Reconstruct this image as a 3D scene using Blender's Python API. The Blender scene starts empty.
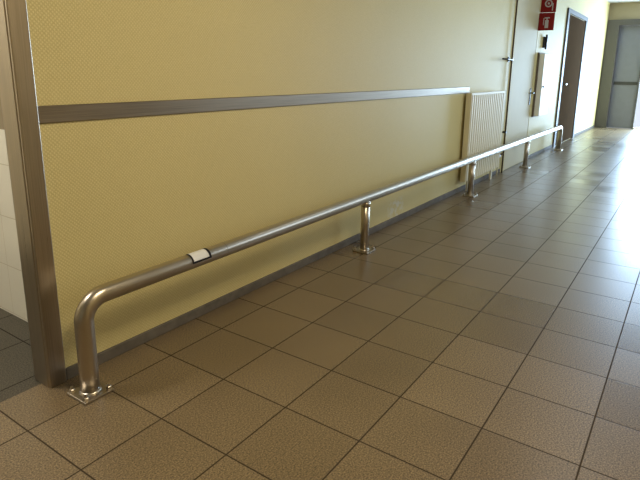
import bpy, bmesh, math
from mathutils import Vector, Matrix
D=bpy.data; C=bpy.context
col=C.scene.collection
C.scene.view_settings.view_transform='Standard'

# ---------------- node helpers ----------------
def newmat(name):
    m=D.materials.new(name); m.use_nodes=True
    nt=m.node_tree; b=nt.nodes['Principled BSDF']
    return m,nt,b
def N(nt,t,**k):
    n=nt.nodes.new(t)
    for a,v in k.items():
        if a in n.inputs: n.inputs[a].default_value=v
        else: setattr(n,a,v)
    return n
def rgba(c): return (c[0],c[1],c[2],1)
def simple(name,c,rough=.5,metal=0,noise=.08,scale=8,bump=0.0,bscale=200,spec=.5):
    m,nt,b=newmat(name)
    tc=N(nt,'ShaderNodeTexCoord'); nz=N(nt,'ShaderNodeTexNoise'); nz.inputs['Scale'].default_value=scale; nz.inputs['Detail'].default_value=4
    nt.links.new(tc.outputs['Object'],nz.inputs['Vector'])
    mx=N(nt,'ShaderNodeMix',data_type='RGBA')
    mx.inputs[6].default_value=rgba([x*(1-noise) for x in c]); mx.inputs[7].default_value=rgba([min(1,x*(1+noise)) for x in c])
    nt.links.new(nz.outputs['Fac'],mx.inputs[0]); nt.links.new(mx.outputs[2],b.inputs['Base Color'])
    b.inputs['Roughness'].default_value=rough; b.inputs['Metallic'].default_value=metal
    b.inputs['Specular IOR Level'].default_value=spec
    if bump:
        n2=N(nt,'ShaderNodeTexNoise'); n2.inputs['Scale'].default_value=bscale; n2.inputs['Detail'].default_value=2
        nt.links.new(tc.outputs['Object'],n2.inputs['Vector'])
        bp=N(nt,'ShaderNodeBump'); bp.inputs['Strength'].default_value=bump; bp.inputs['Distance'].default_value=.002
        nt.links.new(n2.outputs['Fac'],bp.inputs['Height']); nt.links.new(bp.outputs['Normal'],b.inputs['Normal'])
    return m
def steel(name,c,rough,stretch=(1,60,60),var=.12,metal=1,spec=.5):
    m,nt,b=newmat(name)
    tc=N(nt,'ShaderNodeTexCoord'); mp=N(nt,'ShaderNodeMapping'); mp.inputs['Scale'].default_value=stretch
    nz=N(nt,'ShaderNodeTexNoise'); nz.inputs['Scale'].default_value=4; nz.inputs['Detail'].default_value=3
    nt.links.new(tc.outputs['Object'],mp.inputs['Vector']); nt.links.new(mp.outputs[0],nz.inputs['Vector'])
    mx=N(nt,'ShaderNodeMix',data_type='RGBA'); mx.inputs[6].default_value=rgba([x*(1-var) for x in c]); mx.inputs[7].default_value=rgba([min(1,x*(1+var)) for x in c])
    nt.links.new(nz.outputs['Fac'],mx.inputs[0]); nt.links.new(mx.outputs[2],b.inputs['Base Color'])
    mr=N(nt,'ShaderNodeMapRange'); mr.inputs['To Min'].default_value=rough*(1-var); mr.inputs['To Max'].default_value=rough*(1+var)
    nt.links.new(nz.outputs['Fac'],mr.inputs['Value']); nt.links.new(mr.outputs[0],b.inputs['Roughness'])
    b.inputs['Metallic'].default_value=metal; b.inputs['Specular IOR Level'].default_value=spec
    return m

def wallpaper():
    m,nt,b=newmat('wall_vinyl_yellow')
    L=nt.links.new
    tc=N(nt,'ShaderNodeTexCoord')
    outs=[]
    for ang,sc in ((45,30),(-45,30)):
        mp=N(nt,'ShaderNodeMapping'); mp.inputs['Rotation'].default_value=(0,math.radians(ang),0)
        w=N(nt,'ShaderNodeTexWave'); w.bands_direction='X'; w.inputs['Scale'].default_value=sc; w.inputs['Distortion'].default_value=1.2; w.inputs['Detail'].default_value=2
        L(tc.outputs['Object'],mp.inputs['Vector']); L(mp.outputs[0],w.inputs['Vector']); outs.append(w)
    mul=N(nt,'ShaderNodeMath',operation='MULTIPLY')
    L(outs[0].outputs['Fac'],mul.inputs[0]); L(outs[1].outputs['Fac'],mul.inputs[1])
    nf=N(nt,'ShaderNodeTexNoise'); nf.inputs['Scale'].default_value=140; nf.inputs['Detail'].default_value=2
    L(tc.outputs['Object'],nf.inputs['Vector'])
    av=N(nt,'ShaderNodeMath',operation='MULTIPLY_ADD'); av.inputs[1].default_value=.85
    L(nf.outputs['Fac'],av.inputs[0]); L(mul.outputs[0],av.inputs[2])
    nz=N(nt,'ShaderNodeTexNoise'); nz.inputs['Scale'].default_value=1.6; nz.inputs['Detail'].default_value=5
    L(tc.outputs['Object'],nz.inputs['Vector'])
    mx=N(nt,'ShaderNodeMix',data_type='RGBA'); mx.inputs[6].default_value=(.605,.495,.205,1); mx.inputs[7].default_value=(.79,.67,.32,1)
    L(av.outputs[0],mx.inputs[0])
    mx2=N(nt,'ShaderNodeMix',data_type='RGBA',blend_type='MULTIPLY'); mx2.inputs[0].default_value=.08
    L(mx.outputs[2],mx2.inputs[6]); L(nz.outputs['Fac'],mx2.inputs[7])
    sep=N(nt,'ShaderNodeSeparateXYZ'); L(tc.outputs['Object'],sep.inputs[0])
    def band(sock,c,h):
        s=N(nt,'ShaderNodeMath',operation='SUBTRACT'); L(sock,s.inputs[0]); s.inputs[1].default_value=c
        a=N(nt,'ShaderNodeMath',operation='ABSOLUTE'); L(s.outputs[0],a.inputs[0])
        r=N(nt,'ShaderNodeMapRange'); r.inputs['From Min'].default_value=h; r.inputs['From Max'].default_value=h*.5; L(a.outputs[0],r.inputs['Value']); return r.outputs[0]
    p=N(nt,'ShaderNodeMath',operation='MULTIPLY'); L(band(sep.outputs['X'],3.80,.16),p.inputs[0]); L(band(sep.outputs['Z'],.11,.10),p.inputs[1])
    n3=N(nt,'ShaderNodeTexNoise'); n3.inputs['Scale'].default_value=22; n3.inputs['Detail'].default_value=4; L(tc.outputs['Object'],n3.inputs['Vector'])
    th=N(nt,'ShaderNodeMapRange'); th.inputs['From Min'].default_value=.46; th.inputs['From Max'].default_value=.56; th.inputs['To Max'].default_value=.6; L(n3.outputs['Fac'],th.inputs['Value'])
    pm=N(nt,'ShaderNodeMath',operation='MULTIPLY'); L(p.outputs[0],pm.inputs[0]); L(th.outputs[0],pm.inputs[1])
    mx3=N(nt,'ShaderNodeMix',data_type='RGBA'); mx3.inputs[7].default_value=(.80,.77,.68,1); L(pm.outputs[0],mx3.inputs[0]); L(mx2.outputs[2],mx3.inputs[6])
    L(mx3.outputs[2],b.inputs['Base Color'])
    b.inputs['Roughness'].default_value=.56; b.inputs['Specular IOR Level'].default_value=.3
    bp=N(nt,'ShaderNodeBump'); bp.inputs['Strength'].default_value=.33; bp.inputs['Distance'].default_value=.002
    L(av.outputs[0],bp.inputs['Height']); L(bp.outputs['Normal'],b.inputs['Normal'])
    return m

def tiles(name,c1,c2,grout,size,off,rough,plane='XY',gw=.006,speck=True,spec=.5,lo=.42,hi=1.9,rvar=0):
    m,nt,b=newmat(name)
    tc=N(nt,'ShaderNodeTexCoord'); sep=N(nt,'ShaderNodeSeparateXYZ'); nt.links.new(tc.outputs['Object'],sep.inputs[0])
    comb=N(nt,'ShaderNodeCombineXYZ')
    ms=[]
    for i,ax in enumerate(plane):
        sub=N(nt,'ShaderNodeMath',operation='SUBTRACT'); nt.links.new(sep.outputs[ax],sub.inputs[0]); sub.inputs[1].default_value=off[i]
        dv=N(nt,'ShaderNodeMath',operation='DIVIDE'); nt.links.new(sub.outputs[0],dv.inputs[0]); dv.inputs[1].default_value=size[i]
        pp=N(nt,'ShaderNodeMath',operation='PINGPONG'); nt.links.new(dv.outputs[0],pp.inputs[0]); pp.inputs[1].default_value=.5
        ms.append(pp)
        f=N(nt,'ShaderNodeMath',operation='FLOOR'); nt.links.new(dv.outputs[0],f.inputs[0]); nt.links.new(f.outputs[0],comb.inputs[i])
    mn=N(nt,'ShaderNodeMath',operation='MINIMUM'); nt.links.new(ms[0].outputs[0],mn.inputs[0]); nt.links.new(ms[1].outputs[0],mn.inputs[1])
    g=N(nt,'ShaderNodeMapRange'); g.inputs['From Min'].default_value=gw/size[0]*.35; g.inputs['From Max'].default_value=gw/size[0]*.8
    nt.links.new(mn.outputs[0],g.inputs['Value'])
    wn=N(nt,'ShaderNodeTexWhiteNoise'); nt.links.new(comb.outputs[0],wn.inputs['Vector'])
    nz=N(nt,'ShaderNodeTexNoise'); nz.inputs['Scale'].default_value=190; nz.inputs['Detail'].default_value=2; nt.links.new(tc.outputs['Object'],nz.inputs['Vector'])
    nb=N(nt,'ShaderNodeTexNoise'); nb.inputs['Scale'].default_value=2.5; nb.inputs['Detail'].default_value=3; nt.links.new(tc.outputs['Object'],nb.inputs['Vector'])
    a=N(nt,'ShaderNodeMath',operation='MULTIPLY'); a.inputs[1].default_value=.42; nt.links.new(wn.outputs['Value'],a.inputs[0])
    a2=N(nt,'ShaderNodeMath',operation='MULTIPLY_ADD'); a2.inputs[1].default_value=.55; nt.links.new(nb.outputs['Fac'],a2.inputs[0]); nt.links.new(a.outputs[0],a2.inputs[2])
    mx=N(nt,'ShaderNodeMix',data_type='RGBA'); mx.inputs[6].default_value=rgba(c1); mx.inputs[7].default_value=rgba(c2)
    nt.links.new(a2.outputs[0],mx.inputs[0])
    last=mx.outputs[2]
    if speck:
        sp=N(nt,'ShaderNodeMapRange'); sp.inputs['From Min'].default_value=.35; sp.inputs['From Max'].default_value=.68; sp.inputs['To Min'].default_value=lo; sp.inputs['To Max'].default_value=hi
        nt.links.new(nz.outputs['Fac'],sp.inputs['Value'])
        mm=N(nt,'ShaderNodeVectorMath',operation='SCALE'); nt.links.new(last,mm.inputs[0]); nt.links.new(sp.outputs[0],mm.inputs['Scale']); last=mm.outputs[0]
    m2=N(nt,'ShaderNodeMix',data_type='RGBA'); m2.inputs[6].default_value=rgba(grout); nt.links.new(g.outputs[0],m2.inputs[0]); nt.links.new(last,m2.inputs[7])
    nt.links.new(m2.outputs[2],b.inputs['Base Color'])
    rt=N(nt,'ShaderNodeMapRange'); rt.inputs['To Min'].default_value=rough-rvar; rt.inputs['To Max'].default_value=rough+rvar; nt.links.new(wn.outputs['Value'],rt.inputs['Value'])
    rr=N(nt,'ShaderNodeMapRange'); rr.inputs['To Min'].default_value=.85; nt.links.new(rt.outputs[0],rr.inputs['To Max']); nt.links.new(g.outputs[0],rr.inputs['Value'])
    nt.links.new(rr.outputs[0],b.inputs['Roughness'])
    ss=N(nt,'ShaderNodeMapRange'); ss.inputs['To Min'].default_value=.1; ss.inputs['To Max'].default_value=spec; nt.links.new(g.outputs[0],ss.inputs['Value'])
    nt.links.new(ss.outputs[0],b.inputs['Specular IOR Level'])
    ad=N(nt,'ShaderNodeMath',operation='MULTIPLY_ADD'); ad.inputs[1].default_value=.2 if speck else .02; nt.links.new(nz.outputs['Fac'],ad.inputs[0]); nt.links.new(g.outputs[0],ad.inputs[2])
    bp=N(nt,'ShaderNodeBump'); bp.inputs['Strength'].default_value=.17; bp.inputs['Distance'].default_value=.0015
    nt.links.new(ad.outputs[0],bp.inputs['Height']); nt.links.new(bp.outputs['Normal'],b.inputs['Normal'])
    return m

TS=(.3025,.3112); TO=(1.345,1.071)
M_wall=wallpaper()
M_floor=tiles('floor_brown_quarry_tile',(.115,.080,.043),(.222,.160,.090),(.050,.036,.023),TS,TO,.31,gw=.0046,spec=.75,rvar=.04)
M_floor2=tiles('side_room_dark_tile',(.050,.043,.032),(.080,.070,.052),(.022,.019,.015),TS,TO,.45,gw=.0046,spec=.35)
M_side=tiles('white_wall_tile',(.87,.84,.74),(.90,.87,.77),(.62,.58,.48),(.20,.25),(.02,.26),.25,plane='YZ',gw=.004,speck=False)
M_sideb=tiles('white_wall_tile_back',(.85,.83,.74),(.88,.86,.77),(.60,.57,.48),(.20,.25),(.0,.26),.25,plane='XZ',gw=.004,speck=False)
M_cream=simple('cream_paint',(.58,.49,.32),.5,bump=.1)
M_endw=simple('end_wall_beige_paint',(.34,.28,.19),.6,bump=.1,spec=.3)
M_ceil=simple('ceiling_paint',(.52,.50,.47),.8)
M_steelX=steel('brushed_steel_horizontal',(.27,.225,.17),.38,(1,60,60),.35,metal=.75,spec=.1)
M_steelZ=steel('brushed_steel_vertical',(.46,.40,.325),.31,(60,60,1),.25)
M_steelD=steel('dark_steel_frame',(.115,.105,.10),.5,(60,60,1),.18,metal=.25,spec=.2)
M_pipe=steel('satin_steel_pipe',(.53,.47,.385),.31,(3,3,3),.06)
M_plate=steel('steel_plate',(.42,.37,.31),.35,(10,10,10))
M_bolt=steel('bolt_steel',(.60,.55,.48),.28,(10,10,10))
M_base=simple('grey_brown_skirting',(.14,.12,.095),.65,bump=.1,spec=.25,noise=.5,scale=18)
M_rad=simple('radiator_enamel',(.78,.71,.51),.5,noise=.03,spec=.25)
M_dark=simple('black_plastic',(.02,.02,.022),.4)
M_ink=simple('black_ink',(.03,.03,.035),.95,spec=.02)
M_edge=simple('cabinet_edge_brown',(.16,.12,.08),.6,spec=.2)
M_cab=simple('cabinet_pale_cream',(.95,.92,.82),.5,noise=.03,spec=.3)
M_door=simple('door_laminate_yellow',(.60,.52,.32),.6,noise=.04,spec=.2)
M_doorg=simple('door_grey',(.19,.19,.225),.55,spec=.25)
M_strip=simple('push_strip_grey',(.055,.05,.05),.5,spec=.3)
M_doorb=simple('brown_door',(.095,.063,.040),.85,spec=.0)
M_red=simple('red_sign',(.24,.010,.008),.6,spec=.2)
M_white=simple('white_print',(.88,.88,.89),.7,noise=.01,spec=.2)
M_picto=simple('white_pictogram_print',(.5,.46,.42),.6,noise=.02)
M_frame=simple('white_window_frame',(.8,.8,.78),.4)

# ---------------- mesh helpers ----------------
def finish(bm,name,mat,smooth=False,parent=None,bevel=0,seg=2):
    bmesh.ops.recalc_face_normals(bm,faces=bm.faces)
    me=D.meshes.new(name); bm.to_mesh(me); bm.free()
    me.materials.append(mat)
    if smooth:
        for p in me.polygons: p.use_smooth=True
    o=D.objects.new(name,me); col.objects.link(o)
    if bevel:
        mod=o.modifiers.new('bevel','BEVEL'); mod.width=bevel; mod.segments=seg; mod.limit_method='ANGLE'
    if parent: o.parent=parent; o.matrix_parent_inverse=Matrix.Translation(-parent.location)
    return o
def addbox(bm,x0,x1,y0,y1,z0,z1):
    v=[bm.verts.new((x,y,z)) for x in (x0,x1) for y in (y0,y1) for z in (z0,z1)]
    for f in ((0,1,3,2),(4,6,7,5),(0,4,5,1),(2,3,7,6),(0,2,6,4),(1,5,7,3)): bm.faces.new([v[i] for i in f])
def boxes(name,bl,mat,parent=None,bevel=0,**k):
    bm=bmesh.new()
    for b in bl: addbox(bm,*b)
    return finish(bm,name,mat,parent=parent,bevel=bevel,**k)
def addtube(bm,pts,r,seg=24,cap=True):
    pts=[Vector(p) for p in pts]; rings=[]
    n=len(pts)
    t0=(pts[1]-pts[0]).normalized()
    u=t0.orthogonal().normalized()
    pt=t0
    for i,p in enumerate(pts):
        if i==0: t=t0
        elif i==n-1: t=(pts[-1]-pts[-2]).normalized()
        else: t=((pts[i+1]-p).normalized()+(p-pts[i-1]).normalized()).normalized()
        q=pt.rotation_difference(t); u=q@u; pt=t
        w=t.cross(u)
        rr=r[i] if isinstance(r,(list,tuple)) else r
        rings.append([bm.verts.new(p+rr*(math.cos(2*math.pi*k/seg)*u+math.sin(2*math.pi*k/seg)*w)) for k in range(seg)])
    for a,b in zip(rings,rings[1:]):
        for k in range(seg): bm.faces.new((a[k],a[(k+1)%seg],b[(k+1)%seg],b[k]))
    if cap: bm.faces.new(rings[0]); bm.faces.new(rings[-1][::-1])
def tube(name,pts,r,mat,parent=None,seg=24):
    bm=bmesh.new(); addtube(bm,pts,r,seg); o=finish(bm,name,mat,parent=parent)
    for p in o.data.polygons: p.use_smooth=len(p.vertices)==4
    return o
def empty(name,loc,label,cat,group=None):
    o=D.objects.new(name,None); o.location=loc; o.empty_display_size=.1; col.objects.link(o); meta(o,label,cat,group); return o
def meta(o,label,cat,group=None):
    o['label']=label; o['category']=cat
    if group: o['group']=group
def struct(o,label,cat):
    o['kind']='structure'; o['label']=label; o['category']=cat; return o

# ---------------- dimensions ----------------
WY=1.880; T=.14; XE=14.0; XB=-2.5; YR=-.8; ZC=2.75; YS=3.6; XS=1.15; ZT=.92
JX=.917; JR=.982; RV=.10; HT=2.15; DJ=1.86; HE=2.39
struct(boxes('floor',[(XB-.1,XE+.2,YR-.1,WY+.05,-.1,0)],M_floor),'brown speckled quarry tile floor with dark joints','floor')
struct(boxes('floor_side_room',[(XB-.1,XS+.08,WY+.05,YS+.1,-.1,0)],M_floor2),'dark brown grey tiled floor of the side room','floor')
struct(boxes('ceiling',[(XB-.1,XE+.2,YR-.1,YS+.1,ZC,ZC+.1)],M_ceil),'pale painted corridor ceiling','ceiling')
struct(boxes('wall_left',[(JR-.005,XE+.1,WY,WY+T,0,ZC),(XB-.1,-.15,WY,WY+T,0,ZC),(-.15,JR-.005,WY,WY+T,HT+.04,ZC)],M_wall),'yellow textured vinyl corridor wall','wall')
struct(boxes('wall_end',[(XE,XE+.1,DJ,WY,0,ZC),(XE,XE+.1,YR,DJ,HE,ZC),(XE,XE+.1,YR,-.6,0,HE)],M_endw),'beige wall closing the corridor around the doors','wall')
struct(boxes('wall_back',[(XB-.1,XB,YR,YS,0,ZC)],M_cream),'cream corridor wall','wall')
wins=[(4.2,5.9),(6.5,8.3)]
bl=[]; x=XB
for a,b in wins:
    bl.append((x,a,YR-.12,YR,0,ZC)); bl.append((a,b,YR-.12,YR,0,.8)); bl.append((a,b,YR-.12,YR,2.2,ZC)); x=b
bl.append((x,XE+.1,YR-.12,YR,0,ZC))
struct(boxes('wall_right',bl,M_cream),'cream corridor wall with window openings','wall')
for i,(a,b) in enumerate(wins):
    f=.05; y0,y1=YR-.1,YR-.04; m=(a+b)/2
    o=boxes('window_%d'%(i+1),[(a,b,y0,y1,.8,.8+f),(a,b,y0,y1,2.2-f,2.2),(a,a+f,y0,y1,.85,2.15),(b-f,b,y0,y1,.85,2.15),(m-.025,m+.025,y0,y1,.85,2.15)],M_frame)
    struct(o,'white framed corridor window','window')
struct(boxes('wall_side_room_tiled',[(XS,XS+.08,WY+T,YS,0,ZT)],M_side),'white tiled wall of the side room','wall')
struct(boxes('wall_side_room_painted',[(XS,XS+.08,WY+T,YS,ZT,ZC)],M_endw),'beige painted wall above tiles in the side room','wall')
struct(boxes('wall_side_room_back',[(XB,XS,YS,YS+.1,0,ZC)],M_sideb),'white tiled wall of the side room','wall')

fo=.014
bm=bmesh.new()
addbox(bm,JX,JR,WY-fo,WY,0,HT+.06); addbox(bm,JX-.002,JR-.006,WY,WY+RV,0,HT+.04)
addbox(bm,-.16,-.10,WY-fo,WY,0,HT+.06); addbox(bm,-.15,-.098,WY,WY+RV,0,HT+.04)
addbox(bm,-.10,JX,WY-fo,WY,HT,HT+.06); addbox(bm,-.098,JX-.002,WY,WY+RV,HT,HT+.04)
struct(finish(bm,'trim_1',M_steelZ,bevel=.003),'brushed steel door frame of the side room opening','door frame')
struct(boxes('baseboard_left',[(JR+.002,6.6,WY-.012,WY,0,.05),(7.9,9.5,WY-.012,WY,0,.05),(11.4,XE-.06,WY-.012,WY,0,.05)],M_base,bevel=.004),'scuffed grey brown skirting along the yellow wall','baseboard')

# wall guard strip
bm=bmesh.new()
g0,g1=JR-.003,5.3; zc=1.028; WB=WY+.004
prof=[(WB,-.031),(WY-.005,-.031),(WY-.008,-.028),(WY-.008,.028),(WY-.005,.031),(WB,.031)]
ra=[bm.verts.new((g0,y,zc+z)) for y,z in prof]; rb=[bm.verts.new((g1,y,zc+z)) for y,z in prof]
n_=len(prof)
for k in range(n_): bm.faces.new((ra[k],ra[(k+1)%n_],rb[(k+1)%n_],rb[k]))
bm.faces.new(ra); bm.faces.new(rb[::-1])
o=finish(bm,'guard_strip',M_steelX); meta(o,'long brushed steel protection strip across the yellow wall','wall strip')

# ---------------- guard rail ----------------
RY=1.723; RZ=.371; R=.034
PX=[.991,3.03,5.12,7.20,9.26]
rail=empty('guard_rail',(PX[0],RY,0),'long low satin steel tube guard rail bolted to the tiled floor','guard rail')
br=.086
path=[(PX[0],RY,.008),(PX[0],RY,.1),(PX[0],RY,RZ-br-.03),(PX[0],RY,RZ-br)]
for k in range(1,21):
    a=k/20*math.pi/2; path.append((PX[0]+br-br*math.cos(a),RY,RZ-br+br*math.sin(a)))
path.append((PX[0]+br+.03,RY,RZ))
x=PX[0]+br
while x<PX[-1]-br-.5: x+=.4; path.append((x,RY,RZ))
for k in range(0,13):
    a=k/12*math.pi/2; path.append((PX[-1]-br+br*math.sin(a),RY,RZ-br+br*math.cos(a)))
path.append((PX[-1],RY,.008))
tube('rail_tube',path,R,M_pipe,rail,48)
for xx in (1.70,4.2,6.3):
    bm=bmesh.new(); addtube(bm,[(xx-.0015,RY,RZ),(xx+.0015,RY,RZ)],R+.0006,40)
    finish(bm,'weld_seam',M_plate,parent=rail)
pp=.060
for i,px in enumerate(PX):
    if 0<i<4:
        tube('post',[(px,RY,.008),(px,RY,RZ-.012)],.029,M_pipe,rail)
        bm=bmesh.new(); addtube(bm,[(px,RY,RZ-.06),(px,RY,RZ-.025)],[.030,.033],24)
        finish(bm,'post_collar',M_pipe,parent=rail,smooth=True)
    pl=boxes('base_plate',[(px-pp,px+pp,RY-pp,RY+pp,0,.009)],M_plate,bevel=.003)
    pl.parent=rail; pl.matrix_parent_inverse=Matrix.Translation(-rail.location)
    bm=bmesh.new(); addtube(bm,[(px,RY,.009),(px,RY,.013),(px,RY,.017)],[R+.006,R+.004,R+.0005],32)
    w=finish(bm,'weld_collar',M_bolt,parent=rail,smooth=True)
    for sx in (-1,1):
        for sy in (-1,1):
            bx,by=px+sx*.046,RY+sy*.046
            bm=bmesh.new(); addtube(bm,[(bx,by,.009),(bx,by,.011)],.0125,20); addtube(bm,[(bx,by,.011),(bx,by,.020),(bx,by,.022)],[.0100,.0100,.008],6); addtube(bm,[(bx,by,.022),(bx,by,.031)],.005,12)
            b=finish(bm,'bolt',M_bolt); b.parent=pl
sx0,sx1=1.49,1.59
def arcsheet(name,x0,x1,a0,a1,r,mat,parent):
    bm=bmesh.new(); n=14; A=[];B=[]
    for k in range(n+1):
        a=math.radians(a0+(a1-a0)*k/n); y=RY-r*math.cos(a); z=RZ+r*math.sin(a)
        A.append(bm.verts.new((x0,y,z))); B.append(bm.verts.new((x1,y,z)))
    for k in range(n): bm.faces.new((A[k],A[k+1],B[k+1],B[k]))
    return finish(bm,name,mat,parent=parent,smooth=True)
st=arcsheet('sticker',sx0,sx1,8,120,R+.0012,M_white,rail); st['label']='white paper sticker with dark edge stripes'
def stripe(x0,x1,a0,a1):
    q=arcsheet('sticker_stripe',x0,x1,a0,a1,R+.0020,M_ink,None); q.parent=st
stripe(sx0-.005,sx0+.003,0,120); stripe(sx1-.008,sx1+.005,0,120); stripe(sx0,sx1,0,14)

# ---------------- radiator ----------------
r0,r1,rz0,rz1=5.17,6.28,.115,1.0; ry0,ry1=1.797,1.855
rad=empty('radiator',(r0,ry1,0),'cream enamelled ribbed panel radiator close to the yellow wall','radiator')
bm=bmesh.new()
n=17; w=(r1-r0-.02)/n; dp=.019
pts=[]
for k in range(n):
    xa=r0+.01+k*w
    pts+=[(xa,ry0+dp),(xa+w*.2,ry0+dp),(xa+w*.32,ry0+.003),(xa+w*.42,ry0),(xa+w*.8,ry0),(xa+w*.92,ry0+.003)]
pts.append((r1-.01,ry0+dp))
a=[bm.verts.new((x,y,rz0+.01)) for x,y in pts]; b=[bm.verts.new((x,y,rz1-.02)) for x,y in pts]
a2=[bm.verts.new((x,ry0+.03,rz0+.01)) for x,y in pts]; b2=[bm.verts.new((x,ry0+.03,rz1-.02)) for x,y in pts]
for k in range(len(pts)-1):
    bm.faces.new((a[k],a[k+1],b[k+1],b[k])); bm.faces.new((b[k],b[k+1],b2[k+1],b2[k])); bm.faces.new((a[k+1],a[k],a2[k],a2[k+1])); bm.faces.new((a2[k+1],a2[k],b2[k],b2[k+1]))
finish(bm,'front_panel',M_rad,parent=rad)
boxes('rear_panel',[(r0+.01,r1-.01,ry1-.012,ry1,rz0+.01,rz1-.02)],M_rad,rad)
for xx in (r0,r1-.01):
    boxes('side_panel',[(xx,xx+.01,ry0+.002,ry1,rz0,rz1)],M_rad,rad,bevel=.003)
bl=[(r0+.01,r1-.01,ry0+.002,ry0+.010,rz1-.02,rz1),(r0+.01,r1-.01,ry1-.010,ry1,rz1-.02,rz1)]
x=r0+.02
while x<r1-.02: bl.append((x,x+.006,ry0+.010,ry1-.010,rz1-.014,rz1-.002)); x+=.024
boxes('top_grille',bl,M_rad,rad)
for xx in (r0+.15,r1-.19): boxes('floor_bracket',[(xx,xx+.035,ry1-.030,ry1-.012,0,rz0+.02)],M_rad,rad)
tube('valve',[(r1,ry1-.025,.24),(r1+.05,ry1-.025,.24),(r1+.10,ry1-.025,.24)],[.012,.02,.02],M_white,rad,16)
tube('supply_pipe',[(r1+.06,ry1-.025,.0),(r1+.06,ry1-.025,.23)],.008,M_rad,rad,12)

HX=6.61
pr=empty('heating_pipe',(HX,WY-.03,0),'thin dark heating pipe running up the wall beside the radiator','pipe')
tube('riser',[(HX,WY-.03,.0),(HX,WY-.03,ZC)],.009,M_doorb,pr,12)
tube('branch',[(6.4,WY-.03,.24),(HX,WY-.03,.24)],.010,M_doorb,pr,12)
for z in (.5,1.35,2.05): boxes('pipe_clip',[(HX-.02,HX+.02,WY-.045,WY,z-.012,z+.012)],M_dark,pr)
hk=empty('door_holder',(6.5,WY,1.35),'dark metal holder arm on the wall by the pipe','door holder')
boxes('wall_plate',[(6.53,6.58,WY-.01,WY,1.325,1.38)],M_dark,hk)
tube('arm',[(6.55,WY-.01,1.35),(6.53,WY-.05,1.35),(6.17,WY-.055,1.35)],.010,M_dark,hk,12)

# ---------------- doors on left wall ----------------
d3=struct(boxes('door_1',[(6.74,7.76,WY-.010,WY-.001,.01,2.34)],M_door,bevel=.003),'cream flush door in the yellow wall','door')
tr=boxes('trim_2',[(6.68,6.73,WY-.012,WY-.0005,0,2.39),(7.77,7.82,WY-.012,WY-.0005,0,2.39),(6.73,7.77,WY-.012,WY-.0005,2.35,2.39)],M_wall); struct(tr,'yellow frame around the flush door','door frame')
hp=boxes('handle_plate',[(7.67,7.72,WY-.018,WY-.010,.78,1.0)],M_dark,d3,bevel=.002)
hl=tube('handle',[(7.695,WY-.018,.94),(7.695,WY-.06,.94),(7.59,WY-.06,.94)],.010,M_dark,d3,12)

cx0,cx1=7.93,8.48
cab=empty('wall_cabinet',(cx0,WY,.60),'narrow pale cream wall cabinet with dark edge','cabinet')
boxes('body',[(cx0,cx1,WY-.024,WY,.60,1.48)],M_edge,cab,bevel=.003)
cd=boxes('cabinet_door',[(cx0+.015,cx1-.015,WY-.095,WY-.025,.615,1.465)],M_cab,cab,bevel=.004)
kn=tube('knob',[(cx0+.07,WY-.095,1.02),(cx0+.07,WY-.115,1.02)],[.009,.014],M_dark,None,16); kn.parent=cd

def flag(z0,z1,x,picto,label):
    e=empty('fire_sign',(x,WY,z0),label,'sign','red fire safety signs on the wall')
    y0,y1=WY-.205,WY-.01
    boxes('panel',[(x-.003,x+.003,y0,y1,z0,z1)],M_red,e)
    boxes('bracket',[(x-.008,x+.008,y1,WY,z0+.02,z1-.02)],M_doorb,e)
    bm=bmesh.new(); xc=x-.004; cy=(y0+y1)/2; h=z1-z0
    if picto=='hose':
        R1,R2=.048,.032; n=24; cz=z0+h*.52
        A=[bm.verts.new((xc,cy+R1*math.cos(2*math.pi*k/n),cz+R1*math.sin(2*math.pi*k/n))) for k in range(n)]
        B=[bm.verts.new((xc,cy+R2*math.cos(2*math.pi*k/n),cz+R2*math.sin(2*math.pi*k/n))) for k in range(n)]
        for k in range(n): bm.faces.new((A[k],A[(k+1)%n],B[(k+1)%n],B[k]))
        addbox(bm,xc-.0005,xc,cy-.06,cy-.047,z0+.02,cz); addbox(bm,xc-.0005,xc,cy-.012,cy+.012,cz-.012,cz+.012)
    else:
        addbox(bm,xc-.0005,xc,cy-.027,cy+.017,z0+.03,z0+h*.58); addbox(bm,xc-.0005,xc,cy-.012,cy+.002,z0+h*.58,z0+h*.68)
        addbox(bm,xc-.0005,xc,cy-.038,cy+.027,z0+h*.68,z0+h*.74); addbox(bm,xc-.0005,xc,cy+.030,cy+.039,z0+h*.3,z0+h*.7)
    finish(bm,'pictogram',M_picto,parent=e)
flag(1.985,2.20,7.80,'hose','red projecting fire hose sign with white pictogram')
flag(1.755,1.978,7.77,'ext','red projecting fire extinguisher sign with white pictogram')
ph=empty('wall_phone',(8.18,WY,1.52),'small black handset hanging on the wall under fire signs','telephone')
boxes('cradle',[(8.15,8.22,WY-.025,WY,1.55,1.70)],M_dark,ph,bevel=.006)
boxes('handset',[(8.165,8.205,WY-.055,WY-.026,1.53,1.73)],M_dark,ph,bevel=.012,seg=3)

d1=struct(boxes('door_2',[(9.68,11.2,WY-.010,WY-.001,.01,2.14)],M_doorb,bevel=.003),'dark brown door in the yellow corridor wall','door')
boxes('handle',[(9.80,9.92,WY-.06,WY-.045,1.02,1.04),(9.80,9.82,WY-.045,WY-.010,1.02,1.04)],M_steelX,d1)
struct(boxes('trim_3',[(9.55,9.67,WY-.025,WY-.0005,0,2.22),(11.21,11.36,WY-.025,WY-.0005,0,2.22),(9.67,11.21,WY-.025,WY-.0005,2.15,2.22)],M_steelD),'dark steel frame around brown door','door frame')

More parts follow.
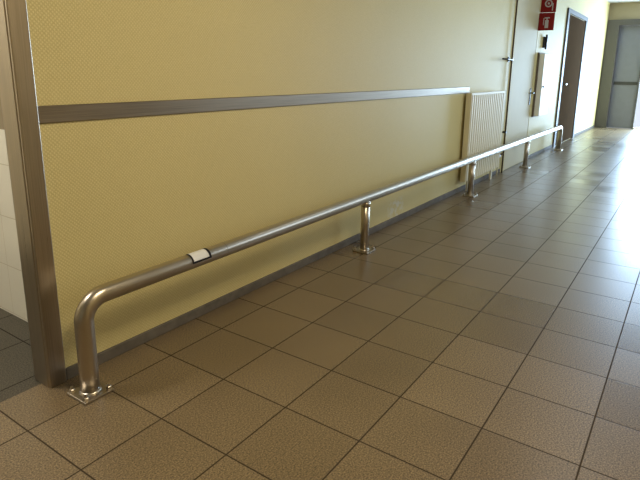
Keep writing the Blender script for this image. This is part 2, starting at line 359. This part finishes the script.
# end door set
DY=1.12; FW=.23
struct(boxes('trim_4',[(XE-.05,XE+.14,DJ-FW,DJ,0,HE),(XE-.05,XE+.14,-.6,DJ-FW,HE-.12,HE),(XE-.05,XE+.14,-.6,-.52,0,HE-.12),(XE+.05,XE+.14,DY-.03,DY-.005,0,HE-.12)],M_steelD),'dark steel frame of the corridor end doors','door frame')
d2=struct(boxes('door_3',[(XE+.09,XE+.13,DY,DJ-FW-.005,.01,HE-.125)],M_doorg,bevel=.003),'grey door leaf with dark push strip','door')
boxes('push_strip',[(XE+.078,XE+.089,DY+.015,DJ-FW-.02,.98,1.05)],M_strip,d2)
GY=DY-.035
w4=struct(boxes('window_3',[(XE+.02,XE+.06,-.52,GY,0,.04),(XE+.02,XE+.06,-.52,GY,HE-.16,HE-.12),(XE+.02,XE+.06,-.52,-.46,.04,HE-.16)],M_frame),'glazed panel frame at the corridor end','window')

# ---------------- lights ----------------
def area(name,loc,rot,sx,sy,power,c):
    l=D.lights.new(name,'AREA'); l.shape='RECTANGLE'; l.size=sx; l.size_y=sy; l.energy=power; l.color=c
    o=D.objects.new(name,l); o.location=loc; o.rotation_euler=rot; col.objects.link(o); return o
for i,(a,b) in enumerate(wins):
    area('window_daylight',((a+b)/2,YR-.14,1.5),(math.radians(90),0,0),b-a-.02,1.38,[18,18][i],(.66,.83,1))
area('window_daylight',(XE+.10,(GY-.52)/2,1.14),(0,math.radians(90),0),2.2,GY+.5,430,(.50,.73,1))
for i,(lx,ly,pw) in enumerate(((1.4,.0,39),(5.0,.5,4))):  # second lamp is added fill, brightening faces turned away from the daylight
    e=empty('unseen_ceiling_lamp',(lx,ly,ZC),'unseen rectangular warm ceiling lamp, the second added as fill','lamp','ceiling lamps along the corridor')
    boxes('housing',[(lx-.6,lx+.6,ly-.3,ly+.3,ZC-.05,ZC)],M_frame,e)
    area('lamp_light',(lx,ly,ZC-.055),(0,0,0),1.15,.57,pw,(1,.87,.62) if i==0 else (1,.94,.82))
area('side_room_light',(.1,2.9,ZC-.02),(0,0,0),.8,.3,42,(1,.95,.84))
w=D.worlds.new('w'); C.scene.world=w; w.use_nodes=True
w.node_tree.nodes['Background'].inputs[0].default_value=(.8,.88,1,1); w.node_tree.nodes['Background'].inputs[1].default_value=1.0

# ---------------- camera ----------------
cam=D.cameras.new('camera'); co=D.objects.new('camera',cam); col.objects.link(co); C.scene.camera=co
cam.sensor_width=36; cam.lens=30.09; cam.clip_start=.02
cam.shift_x=-3/640; cam.shift_y=-43/640
f=Vector((.8040,.5490,-.2291)).normalized(); r=Vector((.5666,-.8238,.0137)); r=(r-f*r.dot(f)).normalized(); u=r.cross(f)
m=Matrix((r,u,-f)).transposed().to_4x4(); m.translation=Vector((0,0,1.19)); co.matrix_world=m
